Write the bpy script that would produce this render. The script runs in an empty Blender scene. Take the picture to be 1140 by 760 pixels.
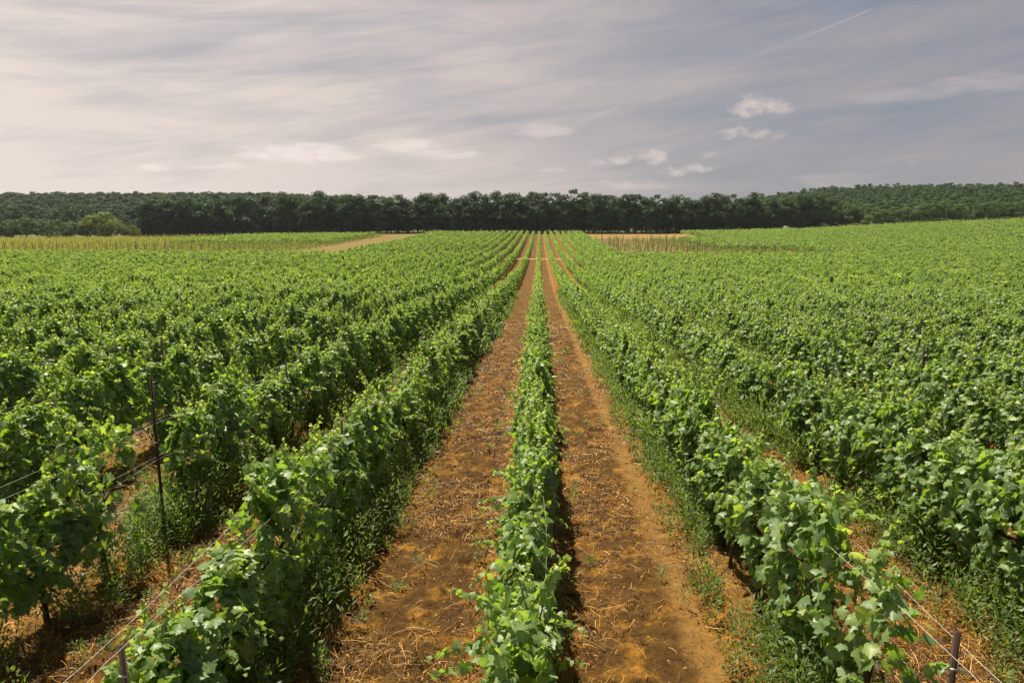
import bpy, math, random
import numpy as np

SC = bpy.context.scene
COL = SC.collection
RAD = math.radians
PI = math.pi

# ------------------------------------------------------------------ camera, sky, sun, exposure
PITCH = math.atan(135 / 760.0)
YAW = RAD(2.26)
CAM = np.array([0.07, 0.0, 4.0])
cd = bpy.data.cameras.new("camera")
cd.lens = 24.0
cd.sensor_width = 36.0
cd.clip_start = 0.05
cd.clip_end = 6000.0
cam = bpy.data.objects.new("camera", cd)
cam.location = CAM
cam.rotation_euler = (PI / 2 - PITCH, 0, YAW)
COL.objects.link(cam)
SC.camera = cam

SUN_EL = RAD(62)
SUN_AZ = RAD(-31)          # measured from +Y towards +X (negative = to the left)
SUN_DIR = np.array([math.sin(SUN_AZ) * math.cos(SUN_EL), math.cos(SUN_AZ) * math.cos(SUN_EL), math.sin(SUN_EL)])
sd = bpy.data.lights.new("sun", "SUN")
sd.energy = 5.0
sd.angle = RAD(1.2)
sd.color = (1.0, 0.89, 0.74)
sun = bpy.data.objects.new("sun", sd)
from mathutils import Vector
sun.rotation_euler = Vector(SUN_DIR).to_track_quat('Z', 'Y').to_euler()
sun.location = (-40, 40, 60)
COL.objects.link(sun)

SC.view_settings.view_transform = 'Standard'
SC.view_settings.look = 'None'
SC.view_settings.gamma = 1.0
SC.view_settings.exposure = 1.12
SC.view_settings.use_curve_mapping = False
SC.cycles.max_bounces = 6
SC.cycles.diffuse_bounces = 3
SC.cycles.transmission_bounces = 4
SC.cycles.glossy_bounces = 2

F_ = np.array([-math.sin(YAW) * math.cos(PITCH), math.cos(YAW) * math.cos(PITCH), -math.sin(PITCH)])
R_ = np.array([math.cos(YAW), math.sin(YAW), 0.0])
U_ = np.cross(R_, F_)


def project(P):
    """photo pixel (1140x760) and depth of world points; used to decide what the photo shows, and for sky bearings"""
    d = np.asarray(P, float) - CAM
    z = d @ F_
    zz = np.where(z > 0.05, z, 0.05)
    return 570 + 760 * (d @ R_) / zz, 380 - 760 * (d @ U_) / zz, z


def bearing(px, py):
    d = F_ + (px - 570) / 760 * R_ - (py - 380) / 760 * U_
    d = d / np.linalg.norm(d)
    return math.atan2(d[0], d[1]), math.asin(d[2])


class NT:
    """tiny helper to write node trees"""
    def __init__(self, tree):
        self.t = tree
        self.n = tree.nodes
        self.n.clear()

    def node(self, kind, **kw):
        x = self.n.new(kind)
        for k, v in kw.items():
            setattr(x, k, v)
        return x

    def link(self, a, b):
        self.t.links.new(a, b)

    def put(self, sock, v):
        if hasattr(v, "is_output"):
            self.link(v, sock)
        elif v is not None:
            sock.default_value = v

    def math(self, op, a, b=None, c=None, clamp=False):
        x = self.node('ShaderNodeMath', operation=op, use_clamp=clamp)
        self.put(x.inputs[0], a)
        if b is not None:
            self.put(x.inputs[1], b)
        if c is not None:
            self.put(x.inputs[2], c)
        return x.outputs[0]

    def mix(self, f, a, b):
        x = self.node('ShaderNodeMix', data_type='RGBA')
        self.put(x.inputs[0], f)
        self.put(x.inputs[6], a)
        self.put(x.inputs[7], b)
        return x.outputs[2]

    def smooth(self, v, a, b, lo=0.0, hi=1.0):
        x = self.node('ShaderNodeMapRange', interpolation_type='SMOOTHSTEP')
        self.put(x.inputs[0], v)
        for i, q in enumerate((a, b, lo, hi)):
            x.inputs[1 + i].default_value = q
        return x.outputs[0]

    def noise(self, vec, scale, detail=4.0, rough=0.55, dist=0.0, out=0):
        x = self.node('ShaderNodeTexNoise')
        self.put(x.inputs['Vector'], vec)
        x.inputs['Scale'].default_value = scale
        x.inputs['Detail'].default_value = detail
        x.inputs['Roughness'].default_value = rough
        x.inputs['Distortion'].default_value = dist
        return x.outputs[out]

    def combine(self, x, y, z):
        c = self.node('ShaderNodeCombineXYZ')
        self.put(c.inputs[0], x)
        self.put(c.inputs[1], y)
        self.put(c.inputs[2], z)
        return c.outputs[0]

    def ramp(self, f, stops):
        r = self.node('ShaderNodeValToRGB')
        e = r.color_ramp.elements
        while len(e) < len(stops):
            e.new(0.5)
        for el, (p, c) in zip(e, stops):
            el.position = p
            el.color = (*c, 1)
        self.put(r.inputs[0], f)
        return r.outputs[0]


def make_world():
    w = bpy.data.worlds.new("World")
    SC.world = w
    w.use_nodes = True
    g = NT(w.node_tree)
    out = g.node('ShaderNodeOutputWorld')
    bg = g.node('ShaderNodeBackground')
    bg.inputs[1].default_value = 0.075
    g.link(bg.outputs[0], out.inputs[0])
    sky = g.node('ShaderNodeTexSky', sky_type='NISHITA')
    sky.sun_disc = False
    sky.sun_elevation = SUN_EL
    sky.sun_rotation = SUN_AZ
    sky.air_density = 1.0
    sky.dust_density = 2.0
    tc = g.node('ShaderNodeTexCoord')
    sp = g.node('ShaderNodeSeparateXYZ')
    g.link(tc.outputs['Generated'], sp.inputs[0])
    x, y, z = sp.outputs
    az = g.math('ARCTAN2', x, y)
    el = g.math('ARCSINE', z)
    # thin streaky cirrus veil: thick and bright towards the sun, thin away from it
    tilt = g.math('MULTIPLY_ADD', az, -0.07, el)
    v1 = g.combine(g.math('MULTIPLY', az, 1.6), g.math('MULTIPLY', tilt, 11.0), 0.0)
    n1 = g.noise(v1, 1.5, 9.0, 0.64, 0.6)
    v2 = g.combine(g.math('MULTIPLY', az, 2.4), g.math('MULTIPLY', g.math('MULTIPLY_ADD', az, -0.16, el), 22.0), 4.7)
    n2 = g.noise(v2, 1.9, 9.0, 0.68, 0.9)
    v3 = g.combine(g.math('MULTIPLY', az, 1.3), g.math('MULTIPLY', tilt, 4.5), 9.1)
    n3 = g.noise(v3, 1.4, 3.0, 0.5, 0.3)
    veil = g.smooth(az, 0.62, -0.70)                      # 1 towards the sun side
    low = g.smooth(el, 0.16, 0.0)                         # thicker along the horizon
    streak = g.math('ADD', g.math('MULTIPLY', g.math('SUBTRACT', n1, 0.5), 1.5), g.math('MULTIPLY', g.math('SUBTRACT', n2, 0.5), 0.75))
    streak = g.math('ADD', streak, g.math('MULTIPLY', g.math('SUBTRACT', n3, 0.5), 1.3))
    m = g.math('MULTIPLY_ADD', veil, 0.76, 0.27)
    m = g.math('MULTIPLY_ADD', low, 0.16, m)
    m = g.math('ADD', m, g.math('MULTIPLY', streak, 1.02))
    m = g.math('MINIMUM', g.math('MAXIMUM', m, 0.06), 0.97)
    warm = g.mix(veil, (2.65, 2.34, 2.30, 1), (5.05, 4.4, 4.05, 1))
    base = g.mix(0.88, sky.outputs[0], (1.22, 1.36, 1.70, 1))   # the sky seen through the high thin veil
    col = g.mix(m, base, warm)

    col = g.mix(g.smooth(el, 0.36, 0.85), col, g.mix(veil, (1.0, 1.2, 1.75, 1), (1.8, 1.9, 2.2, 1)))   # clearer, deeper sky overhead
    puff_noise = g.noise(g.combine(g.math('MULTIPLY', az, 1.0), g.math('MULTIPLY', el, 1.7), 2.2), 62.0, 7.0, 0.60, 0.2)
    soft_noise = g.noise(g.combine(g.math('MULTIPLY', az, 1.0), g.math('MULTIPLY', el, 4.0), 6.2), 22.0, 5.0, 0.6, 0.5)
    # small fair-weather clouds: photo bearing, half width, half height, strength, wispy
    puffs = [(845, 121, 36, 12, .85, 0), (872, 122, 14, 7, .6, 0), (818, 149, 19, 8, .7, 0), (846, 150, 14, 6, .65, 0), (866, 151, 9, 5, .45, 0),
             (727, 177, 15, 9, .8, 0), (690, 179, 13, 6, .65, 0), (668, 181, 9, 4, .55, 0), (752, 192, 16, 6, .75, 0), (776, 189, 14, 5, .7, 0),
             (687, 207, 24, 5, .5, 0), (720, 208, 24, 4, .4, 0), (614, 189, 16, 4, .55, 0), (788, 173, 9, 4, .35, 0), (1016, 182, 5, 3, .3, 0),
             (335, 171, 66, 12, .75, 1), (452, 162, 40, 8, .75, 1), (500, 172, 46, 6, .65, 1), (255, 185, 20, 4, .4, 1), (172, 187, 22, 4, .6, 1),
             (225, 186, 16, 3, .35, 1), (606, 145, 34, 9, .45, 1), (930, 203, 60, 10, .25, 1), (1110, 92, 110, 12, .35, 1), (1000, 106, 70, 9, .25, 1)]
    tot = None
    shade = None
    for px, py, hw, hh, s, wispy in puffs:
        a0, e0 = bearing(px, py)
        hw, hh = (hw * 1.1, hh * 1.2) if wispy else (hw * 1.3, hh * 1.45)
        a1, _ = bearing(px + hw, py)
        _, e1 = bearing(px, py - hh)
        da = g.math('DIVIDE', g.math('SUBTRACT', az, a0), a1 - a0)
        de = g.math('DIVIDE', g.math('SUBTRACT', el, e0), e1 - e0)
        if not wispy:                                     # flat-based heaps
            de = g.math('MULTIPLY_ADD', g.math('LESS_THAN', de, 0.0), g.math('MULTIPLY', de, 0.5), de)
        r2 = g.math('ADD', g.math('MULTIPLY', da, da), g.math('MULTIPLY', de, de))
        nz = soft_noise if wispy else puff_noise
        f = g.math('ADD', g.math('SUBTRACT', 1.0, r2), g.math('MULTIPLY', g.math('SUBTRACT', nz, 0.5), 2.3 if wispy else 3.3))
        f = g.math('MULTIPLY', g.smooth(f, 0.0, 1.1 if wispy else 1.5), g.smooth(r2, 2.6, 0.9))
        f = g.math('MULTIPLY', f, s)
        tot = f if tot is None else g.math('MAXIMUM', tot, f)
    cl = g.mix(veil, (4.3, 3.65, 3.4, 1), (7.0, 6.2, 5.7, 1))
    cl = g.mix(g.math('MULTIPLY', puff_noise, 0.5), cl, (3.1, 2.75, 2.75, 1))
    col = g.mix(tot, col, cl)
    # contrails: a thin bright line fading to the lower left
    for (xa, ya), (xb, yb), wpx, s in (((972, 10), (800, 78), 1.0, .28), ((690, 118), (560, 172), 2.2, .22)):
        (aa, ea), (ab, eb) = bearing(xa, ya), bearing(xb, yb)
        L = math.hypot(ab - aa, eb - ea)
        ux, uy = (ab - aa) / L, (eb - ea) / L
        ra, re = g.math('SUBTRACT', az, aa), g.math('SUBTRACT', el, ea)
        along = g.math('ADD', g.math('MULTIPLY', ra, ux / L), g.math('MULTIPLY', re, uy / L))
        across = g.math('ABSOLUTE', g.math('SUBTRACT', g.math('MULTIPLY', ra, uy), g.math('MULTIPLY', re, ux)))
        wv = g.math('MULTIPLY_ADD', along, 1.6, 1.0)
        f = g.smooth(g.math('DIVIDE', across, wv), wpx / 760 * 1.3, 0.0)
        f = g.math('MULTIPLY', f, g.math('MULTIPLY', g.smooth(along, -0.01, 0.03), g.smooth(along, 1.15, 0.1)))
        f = g.math('MULTIPLY', f, g.math('MULTIPLY', s, g.math('ADD', soft_noise, 0.4)))
        col = g.mix(f, col, (4.0, 3.6, 3.6, 1))
    g.link(col, bg.inputs[0])
    w.cycles.sampling_method = 'MANUAL'
    w.cycles.sample_map_resolution = 512


make_world()

# ------------------------------------------------------------------ terrain
_kY = np.array([-60, -40, 0, 10, 20, 32, 50, 84, 144, 200, 283, 320, 400, 600, 2600, 6000], float)
_kD = np.array([1.0, 1.9, 3.7, 4.16, 4.62, 5.2, 6.15, 7.5, 8.1, 7.5, 6.0, 6.2, 6.6, 7.0, 7.0, 7.0], float)
_fy = np.arange(-60, 700, 0.5)
_fd = np.interp(_fy, _kY, _kD)
_k = np.exp(-0.5 * (np.arange(-30, 31) / 11.0) ** 2)
_k /= _k.sum()
_fd = np.convolve(np.pad(_fd, 30, mode='edge'), _k, mode='valid')


def sstep(a, b, v):
    t = np.clip((v - a) / (b - a), 0, 1)
    return t * t * (3 - 2 * t)


def ground_z(X, Y):
    X = np.asarray(X, float)
    Y = np.asarray(Y, float)
    z = 4.0 - np.interp(Y, _fy, _fd)
    z = z + 6.2 * sstep(50, 245, X) * sstep(70, 300, Y)
    z = z - 2.0 * sstep(50, 230, -X) * sstep(140, 300, Y)
    z = z + 0.30 * np.exp(-((X + 54) / 5.5) ** 2) * sstep(150, 175, Y) * (1 - sstep(285, 310, Y))
    z = z + np.clip(Y - 330, 0, 260) * (0.058 * sstep(90, 300, X) + 0.022 * sstep(40, 120, X))
    z = z + 20.0 * sstep(350, 640, Y) * sstep(20, 260, -X)
    return z


def vnoise(x, y, seed=0):
    """smooth value noise on arrays"""
    xi = np.floor(x).astype(np.int64)
    yi = np.floor(y).astype(np.int64)
    fx, fy = x - xi, y - yi
    fx = fx * fx * (3 - 2 * fx)
    fy = fy * fy * (3 - 2 * fy)

    def h(a, b):
        v = (a * 374761393 + b * 668265263 + seed * 974634777) & 0xFFFFFFFF
        v = ((v ^ (v >> 13)) * 1274126177) & 0xFFFFFFFF
        return ((v ^ (v >> 16)) & 0xFFFF) / 65535.0
    return (h(xi, yi) * (1 - fx) + h(xi + 1, yi) * fx) * (1 - fy) + (h(xi, yi + 1) * (1 - fx) + h(xi + 1, yi + 1) * fx) * fy


ROW = 2.38


def clod(X, Y):
    rowd = np.abs((X / ROW + 0.5) % 1.0 - 0.5) * ROW       # distance from the vine row
    a = 0.06 * (vnoise(X * 5, Y * 5, 1) - .5) + 0.075 * (vnoise(X * 11, Y * 11, 2) - .5) + 0.05 * (vnoise(X * 23, Y * 23, 3) - .5)
    berm = 0.05 * np.exp(-(rowd / 0.35) ** 2)
    track = -0.03 * np.exp(-((rowd - 0.66) / 0.16) ** 2)
    rough = 1 - 0.75 * np.exp(-((rowd - 0.66) / 0.14) ** 2) * (X > 0)
    fade = 1 - sstep(25, 60, Y)
    return (a * rough + berm + track) * fade


# ------------------------------------------------------------------ mesh helpers
def mesh_from(name, V, loops, counts, mats, attrs=None, mat_idx=None, smooth=False):
    me = bpy.data.meshes.new(name)
    V = np.ascontiguousarray(V, np.float32)
    loops = np.ascontiguousarray(loops, np.int32).ravel()
    counts = np.ascontiguousarray(counts, np.int32).ravel()
    me.vertices.add(len(V))
    me.vertices.foreach_set("co", V.ravel())
    me.loops.add(len(loops))
    me.loops.foreach_set("vertex_index", loops)
    me.polygons.add(len(counts))
    starts = np.zeros(len(counts), np.int32)
    starts[1:] = np.cumsum(counts)[:-1]
    me.polygons.foreach_set("loop_start", starts)
    me.polygons.foreach_set("loop_total", counts)
    if mat_idx is not None:
        me.polygons.foreach_set("material_index", np.ascontiguousarray(mat_idx, np.int32))
    if smooth:
        me.polygons.foreach_set("use_smooth", np.ones(len(counts), bool))
    for k, v in (attrs or {}).items():
        at = me.attributes.new(k, 'FLOAT', 'POINT')
        at.data.foreach_set("value", np.ascontiguousarray(v, np.float32))
    me.update(calc_edges=True)
    for m in (mats if isinstance(mats, (list, tuple)) else [mats]):
        me.materials.append(m)
    return me


def link(name, me, parent=None):
    o = bpy.data.objects.new(name, me)
    COL.objects.link(o)
    if parent is not None:
        o.parent = parent
    return o


def tag(o, label=None, cat=None, group=None, kind=None):
    if label:
        o['label'] = label
    if cat:
        o['category'] = cat
    if group:
        o['group'] = group
    if kind:
        o['kind'] = kind
    return o


def thing(name, loc, label, cat, group=None):
    o = bpy.data.objects.new(name, None)
    o.empty_display_size = 0.2
    o.location = loc
    COL.objects.link(o)
    return tag(o, label, cat, group)


def norm(a):
    return a / np.maximum(np.linalg.norm(a, axis=-1, keepdims=True), 1e-9)


class Geo:
    """collects polygons of one part"""
    def __init__(self):
        self.V, self.L, self.C, self.n = [], [], [], 0
        self.A = []

    def add(self, V, faces, a=0.5):
        V = np.asarray(V, float)
        self.V.append(V)
        self.A.append(np.full(len(V), a))
        for f in faces:
            self.L.extend(i + self.n for i in f)
            self.C.append(len(f))
        self.n += len(V)

    def tube(self, pts, radii, sides=6, a=0.5, cap=True):
        pts = np.asarray(pts, float)
        n = len(pts)
        tang = norm(np.gradient(pts, axis=0))
        ref = np.array([0.31, 0.95, 0.07]) if abs(tang[0][2]) > .6 else np.array([0, 0, 1.0])
        u = norm(np.cross(tang, ref))
        w = np.cross(tang, u)
        ang = np.arange(sides) / sides * 2 * PI
        V = (pts[:, None] + np.asarray(radii)[:, None, None] * (np.cos(ang)[None, :, None] * u[:, None] + np.sin(ang)[None, :, None] * w[:, None])).reshape(-1, 3)
        f = [(i * sides + j, i * sides + (j + 1) % sides, (i + 1) * sides + (j + 1) % sides, (i + 1) * sides + j) for i in range(n - 1) for j in range(sides)]
        if cap:
            f += [tuple(range(sides))[::-1], tuple((n - 1) * sides + j for j in range(sides))]
        self.add(V, f, a)

    def box(self, c, s, a=0.5):
        c, s = np.array(c, float), np.array(s, float) / 2
        V = np.array([(x, y, z) for x in (-1, 1) for y in (-1, 1) for z in (-1, 1)]) * s + c
        self.add(V, [(0, 1, 3, 2), (4, 6, 7, 5), (0, 4, 5, 1), (2, 3, 7, 6), (0, 2, 6, 4), (1, 5, 7, 3)], a)

    def mesh(self, name, mats, smooth=False):
        return mesh_from(name, np.concatenate(self.V), self.L, self.C, mats, {'tone': np.concatenate(self.A)}, smooth=smooth)


# ------------------------------------------------------------------ materials
def material(name):
    m = bpy.data.materials.new(name)
    m.use_nodes = True
    return m, NT(m.node_tree)


def attr(g, name):
    a = g.node('ShaderNodeAttribute', attribute_name=name)
    return a.outputs['Fac']


def leaf_material(name, stops, back, trans_col, trans=0.35, rough=0.42, spec=0.5, under=0.5):
    m, g = material(name)
    out = g.node('ShaderNodeOutputMaterial')
    tone = attr(g, 'tone')
    geo = g.node('ShaderNodeNewGeometry')
    n = g.noise(geo.outputs['Position'], 38.0, 3.0, 0.6)
    f = g.math('ADD', tone, g.math('MULTIPLY', g.math('SUBTRACT', n, 0.5), 0.22), clamp=True)
    top = g.ramp(f, stops)
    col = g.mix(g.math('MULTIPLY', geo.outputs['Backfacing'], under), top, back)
    p = g.node('ShaderNodeBsdfPrincipled')
    g.link(col, p.inputs['Base Color'])
    p.inputs['Roughness'].default_value = rough
    p.inputs['Specular IOR Level'].default_value = spec
    t = g.node('ShaderNodeBsdfTranslucent')
    tc = g.node('ShaderNodeMix', data_type='RGBA', blend_type='MULTIPLY')
    tc.inputs[0].default_value = 1.0
    g.put(tc.inputs[6], g.mix(0.45, top, (0.16, 0.26, 0.035, 1)))
    g.put(tc.inputs[7], trans_col)
    g.link(tc.outputs[2], t.inputs[0])
    mx = g.node('ShaderNodeMixShader')
    mx.inputs[0].default_value = trans
    g.link(p.outputs[0], mx.inputs[1])
    g.link(t.outputs[0], mx.inputs[2])
    g.link(mx.outputs[0], out.inputs[0])
    return m


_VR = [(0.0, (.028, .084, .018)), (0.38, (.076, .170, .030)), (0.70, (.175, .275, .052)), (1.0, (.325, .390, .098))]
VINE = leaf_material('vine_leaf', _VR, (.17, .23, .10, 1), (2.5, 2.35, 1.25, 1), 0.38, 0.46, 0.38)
VINE_FAR = leaf_material('vine_leaf_clump', _VR, (.17, .23, .10, 1), (2.5, 2.35, 1.25, 1), 0.38, 0.60, 0.20)
YOUNG = leaf_material('young_vine_leaf', [(0.0, (.060, .105, .022)), (0.5, (.15, .175, .03)), (1.0, (.30, .27, .045))], (.2, .22, .08, 1), (1.6, 1.6, 1, 1), 0.4, 0.65, 0.12)
WEED = leaf_material('weed_leaf', [(0.0, (.042, .088, .020)), (0.5, (.080, .138, .028)), (0.8, (.155, .170, .036)), (1.0, (.36, .19, .03))],
                     (.12, .17, .06, 1), (1.8, 1.8, 1.0, 1), 0.42, 0.5, 0.3)
TREE = leaf_material('oak_leaf', [(0.0, (.009, .032, .015)), (0.5, (.026, .070, .024)), (1.0, (.075, .135, .036))], (.035, .058, .022, 1), (1, 1, .8, 1), 0.18, 0.65, 0.12, 0.3)
BRIGHT = leaf_material('sunlit_tree_leaf', [(0.0, (.06, .10, .018)), (0.5, (.13, .18, .022)), (1.0, (.23, .26, .03))], (.1, .14, .05, 1), (1.3, 1.3, .8, 1), 0.35, 0.6, 0.15, 0.3)  # yellow green leaf, with sunlight on the crown put into its lighter colour
SHRUBM = leaf_material('shrub_leaf', [(0.0, (.018, .050, .017)), (0.5, (.046, .096, .026)), (1.0, (.105, .160, .036))], (.08, .11, .05, 1), (1.2, 1.2, .8, 1), 0.25, 0.6, 0.15, 0.3)


def bark_material(name, a, b, scale=30):
    m, g = material(name)
    out = g.node('ShaderNodeOutputMaterial')
    p = g.node('ShaderNodeBsdfPrincipled')
    tc = g.node('ShaderNodeTexCoord')
    mp = g.node('ShaderNodeMapping')
    g.link(tc.outputs['Object'], mp.inputs[0])
    mp.inputs['Scale'].default_value = (1, 1, 0.18)
    n = g.noise(mp.outputs[0], scale, 6.0, 0.65)
    g.link(g.ramp(n, [(0.3, a), (0.7, b)]), p.inputs['Base Color'])
    p.inputs['Roughness'].default_value = 0.9
    p.inputs['Specular IOR Level'].default_value = 0.2
    bp = g.node('ShaderNodeBump')
    bp.inputs['Strength'].default_value = 0.6
    bp.inputs['Distance'].default_value = 0.01
    g.link(n, bp.inputs['Height'])
    g.link(bp.outputs[0], p.inputs['Normal'])
    g.link(p.outputs[0], out.inputs[0])
    return m


VBARK = bark_material('vine_bark', (.030, .020, .013), (.085, .058, .038))
TBARK = bark_material('tree_bark', (.025, .022, .018), (.075, .065, .052), 5)
CANE = bark_material('green_cane', (.10, .13, .03), (.20, .17, .06))
POSTM = bark_material('weathered_post', (.022, .015, .011), (.060, .040, .028), 22)
STAKEM = bark_material('grey_stake', (.075, .062, .050), (.17, .145, .12), 12)


def plain(name, col, rough=0.5, metal=0.0):
    m, g = material(name)
    out = g.node('ShaderNodeOutputMaterial')
    p = g.node('ShaderNodeBsdfPrincipled')
    tc = g.node('ShaderNodeTexCoord')
    n = g.noise(tc.outputs['Object'], 9.0, 4.0)
    g.link(g.mix(g.math('MULTIPLY', n, 0.35), (*col, 1), tuple(c * .6 for c in col) + (1,)), p.inputs['Base Color'])
    p.inputs['Roughness'].default_value = rough
    p.inputs['Metallic'].default_value = metal
    g.link(p.outputs[0], out.inputs[0])
    return m


WIREM = plain('galvanised_wire', (.62, .58, .52), 0.45, 0.3)


def straw_material():
    m, g = material('dry_straw')
    out = g.node('ShaderNodeOutputMaterial')
    p = g.node('ShaderNodeBsdfPrincipled')
    g.link(g.ramp(attr(g, 'tone'), [(0.0, (.036, .018, .006)), (0.38, (.13, .065, .014)), (0.70, (.47, .235, .030)), (1.0, (.72, .42, .09))]), p.inputs['Base Color'])
    p.inputs['Roughness'].default_value = 0.65
    g.link(p.outputs[0], out.inputs[0])
    return m


STRAW = straw_material()


def ground_material():
    m, g = material('vineyard_soil')
    out = g.node('ShaderNodeOutputMaterial')
    p = g.node('ShaderNodeBsdfPrincipled')
    tc = g.node('ShaderNodeTexCoord')
    P = tc.outputs['Object']
    sp = g.node('ShaderNodeSeparateXYZ')
    g.link(P, sp.inputs[0])
    n0 = g.noise(P, 0.55, 5.0, 0.6)
    n1 = g.noise(P, 2.6, 6.0, 0.62, 0.4)
    n2 = g.noise(P, 17.0, 6.0, 0.7)
    n3 = g.noise(P, 75.0, 4.0, 0.7)
    f = g.math('ADD', g.math('MULTIPLY', n1, 0.5), g.math('MULTIPLY', n2, 0.5))
    soil = g.ramp(f, [(0.32, (.026, .0125, .003)), (0.46, (.062, .031, .006)), (0.60, (.098, .050, .0085)), (0.76, (.175, .092, .016))])
    soil = g.mix(g.smooth(n3, 0.55, 0.75), soil, (.100, .053, .010, 1))
    # rows: cut straw litter lies along both edges of each lane, a pale worn wheel track on the right lane
    rx = g.math('ABSOLUTE', g.math('SUBTRACT', g.math('FRACT', g.math('ADD', g.math('DIVIDE', sp.outputs[0], ROW), 0.5)), 0.5))
    rx = g.math('MULTIPLY', rx, ROW)
    wob = g.math('MULTIPLY', g.math('SUBTRACT', n0, 0.5), 0.5)
    edge = g.smooth(g.math('ADD', rx, wob), 0.80, 0.30)
    litter = g.math('MULTIPLY', g.smooth(g.math('ADD', n1, g.math('MULTIPLY', edge, 0.16)), 0.49, 0.66), 0.85)
    straw = g.ramp(n2, [(0.3, (.080, .036, .005)), (0.55, (.235, .112, .014)), (0.8, (.42, .220, .032))])
    col = g.mix(litter, soil, straw)
    tr = g.math('ABSOLUTE', g.math('SUBTRACT', g.math('ADD', sp.outputs[0], g.math('MULTIPLY', wob, 0.3)), 1.64))
    track = g.math('MULTIPLY', g.smooth(tr, 0.27, 0.05), g.smooth(n2, 0.25, 0.6, 0.35, 0.85))
    col = g.mix(track, col, (.205, .112, .028, 1))
    green = g.math('MULTIPLY', attr(g, 'green'), g.smooth(n1, 0.3, 0.65, 0.45, 1.0))
    col = g.mix(green, col, g.ramp(n2, [(0.3, (.035, .060, .016)), (0.7, (.10, .115, .030))]))
    dry = attr(g, 'dry')
    col = g.mix(g.math('MULTIPLY', dry, 0.95), col, g.ramp(g.math('ADD', g.math('MULTIPLY', n0, 0.6), g.math('MULTIPLY', n2, 0.4)),
                [(0.3, (.145, .105, .030)), (0.5, (.215, .150, .042)), (0.7, (.115, .115, .035))]))
    col = g.mix(attr(g, 'pale'), col, (.42, .29, .14, 1))
    g.link(col, p.inputs['Base Color'])
    p.inputs['Roughness'].default_value = 0.95
    p.inputs['Specular IOR Level'].default_value = 0.15
    b1 = g.node('ShaderNodeBump')
    b1.inputs['Strength'].default_value = 0.9
    b1.inputs['Distance'].default_value = 0.035
    g.link(n2, b1.inputs['Height'])
    b2 = g.node('ShaderNodeBump')
    b2.inputs['Strength'].default_value = 0.7
    b2.inputs['Distance'].default_value = 0.012
    g.link(n3, b2.inputs['Height'])
    g.link(b1.outputs[0], b2.inputs['Normal'])
    g.link(b2.outputs[0], p.inputs['Normal'])
    g.link(p.outputs[0], out.inputs[0])
    return m


# ------------------------------------------------------------------ the ground, one sheet
def make_ground():
    xs = np.concatenate([np.arange(-5000, -600, 400), np.arange(-600, -100, 12), np.arange(-100, -14, 2.0), np.arange(-14, -6, .16), np.arange(-6, 6, .045),
                         np.arange(6, 14, .16), np.arange(14, 100, 2.0), np.arange(100, 600, 12), np.arange(600, 5001, 400)])
    ys = np.concatenate([np.arange(-60, 0, 3.0), np.arange(0, 3, .12), np.arange(3, 15, .045), np.arange(15, 30, .1), np.arange(30, 70, .5), np.arange(70, 150, 1.5),
                         np.arange(150, 340, 3), np.arange(340, 800, 12), np.arange(800, 5201, 400)])
    X, Y = np.meshgrid(xs, ys)
    Z = ground_z(X, Y) + clod(X, Y)
    nx, ny = len(xs), len(ys)
    V = np.stack([X, Y, Z], -1).reshape(-1, 3)
    i, j = np.meshgrid(np.arange(nx - 1), np.arange(ny - 1))
    a = (j * nx + i).ravel()
    L = np.stack([a, a + 1, a + nx + 1, a + nx], 1)
    x, y = V[:, 0], V[:, 1]
    wob = 6 * (vnoise(x * .08, y * .08, 5) - .5)
    dry = sstep(145.5, 147, y) * (1 - sstep(306, 315, y)) * (((x < -47 - wob * .4) & (x > -260)) * (0.42 - .08 * (x > -63)) + ((x > 17) & (x < 62)) * (.12 + .62 * sstep(240, 258, y + wob)))
    dry = np.maximum(dry, sstep(20, 40, x) * sstep(284, 290, y) * (1 - sstep(314, 321, y + wob)) * 1.0)
    green = sstep(286, 296, y) * 0.95
    green = np.maximum(green, np.where((x < -47) & (y > 146), 0.55, 0))
    green = np.maximum(green, np.where((x < -44) & (x > -66) & (y > 146), 0.62 + .38 * vnoise(x * .5, y * .2, 6), 0))
    green = np.maximum(green, np.where((x > 17) & (x < 62) & (y > 146) & (y < 250), 0.74, 0))
    green = np.maximum(green, np.where((x > 12) & (y < 143), 0.25, 0))
    green = np.maximum(green, np.where((x < -5) & (y < 143), 0.15, 0))
    green = np.clip(green + 0.22 * (np.abs((x / ROW + .5) % 1 - .5) * ROW < .35) * (y < 143), 0, 1) * (1 - dry)
    pale = np.exp(-((y - 144.4) / 1.3) ** 2) * 0.75
    me = mesh_from('ground', V, L, np.full(len(L), 4), ground_material(), {'dry': dry, 'green': green, 'pale': pale}, smooth=True)
    tag(link('ground', me), 'brown tilled vineyard soil with orange straw litter', kind='structure')


make_ground()

# ------------------------------------------------------------------ grapevine leaves
_half = [(.10, -.16), (.30, -.21), (.46, -.07), (.40, .07), (.57, .22), (.55, .41), (.36, .42), (.30, .60), (.17, .66)]
_out = [(0, 0)] + _half + [(0, .95)] + [(-a, b) for a, b in _half[::-1]]
HERO = np.array([(0, .28)] + _out)
HERO_F = np.array([(0, 1 + k, 1 + (k + 1) % len(_out)) for k in range(len(_out))])
_rh = [(.12, -.17), (.33, -.22), (.50, -.08), (.45, .08), (.59, .24), (.54, .45), (.41, .46), (.34, .66), (.16, .74)]
ROUND = np.array([(0, .28)] + [(0, 0)] + _rh + [(0, .93)] + [(-a, b) for a, b in _rh[::-1]])
MID = np.array([(0, -.1), (.5, .12), (.34, .58), (0, .9), (-.34, .58), (-.5, .12)])
MID_F = np.array([(0, 1, 2, 3), (0, 3, 4, 5)])
FAR = np.array([(0, -.15), (.5, .35), (0, .95), (-.5, .35)])
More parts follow.
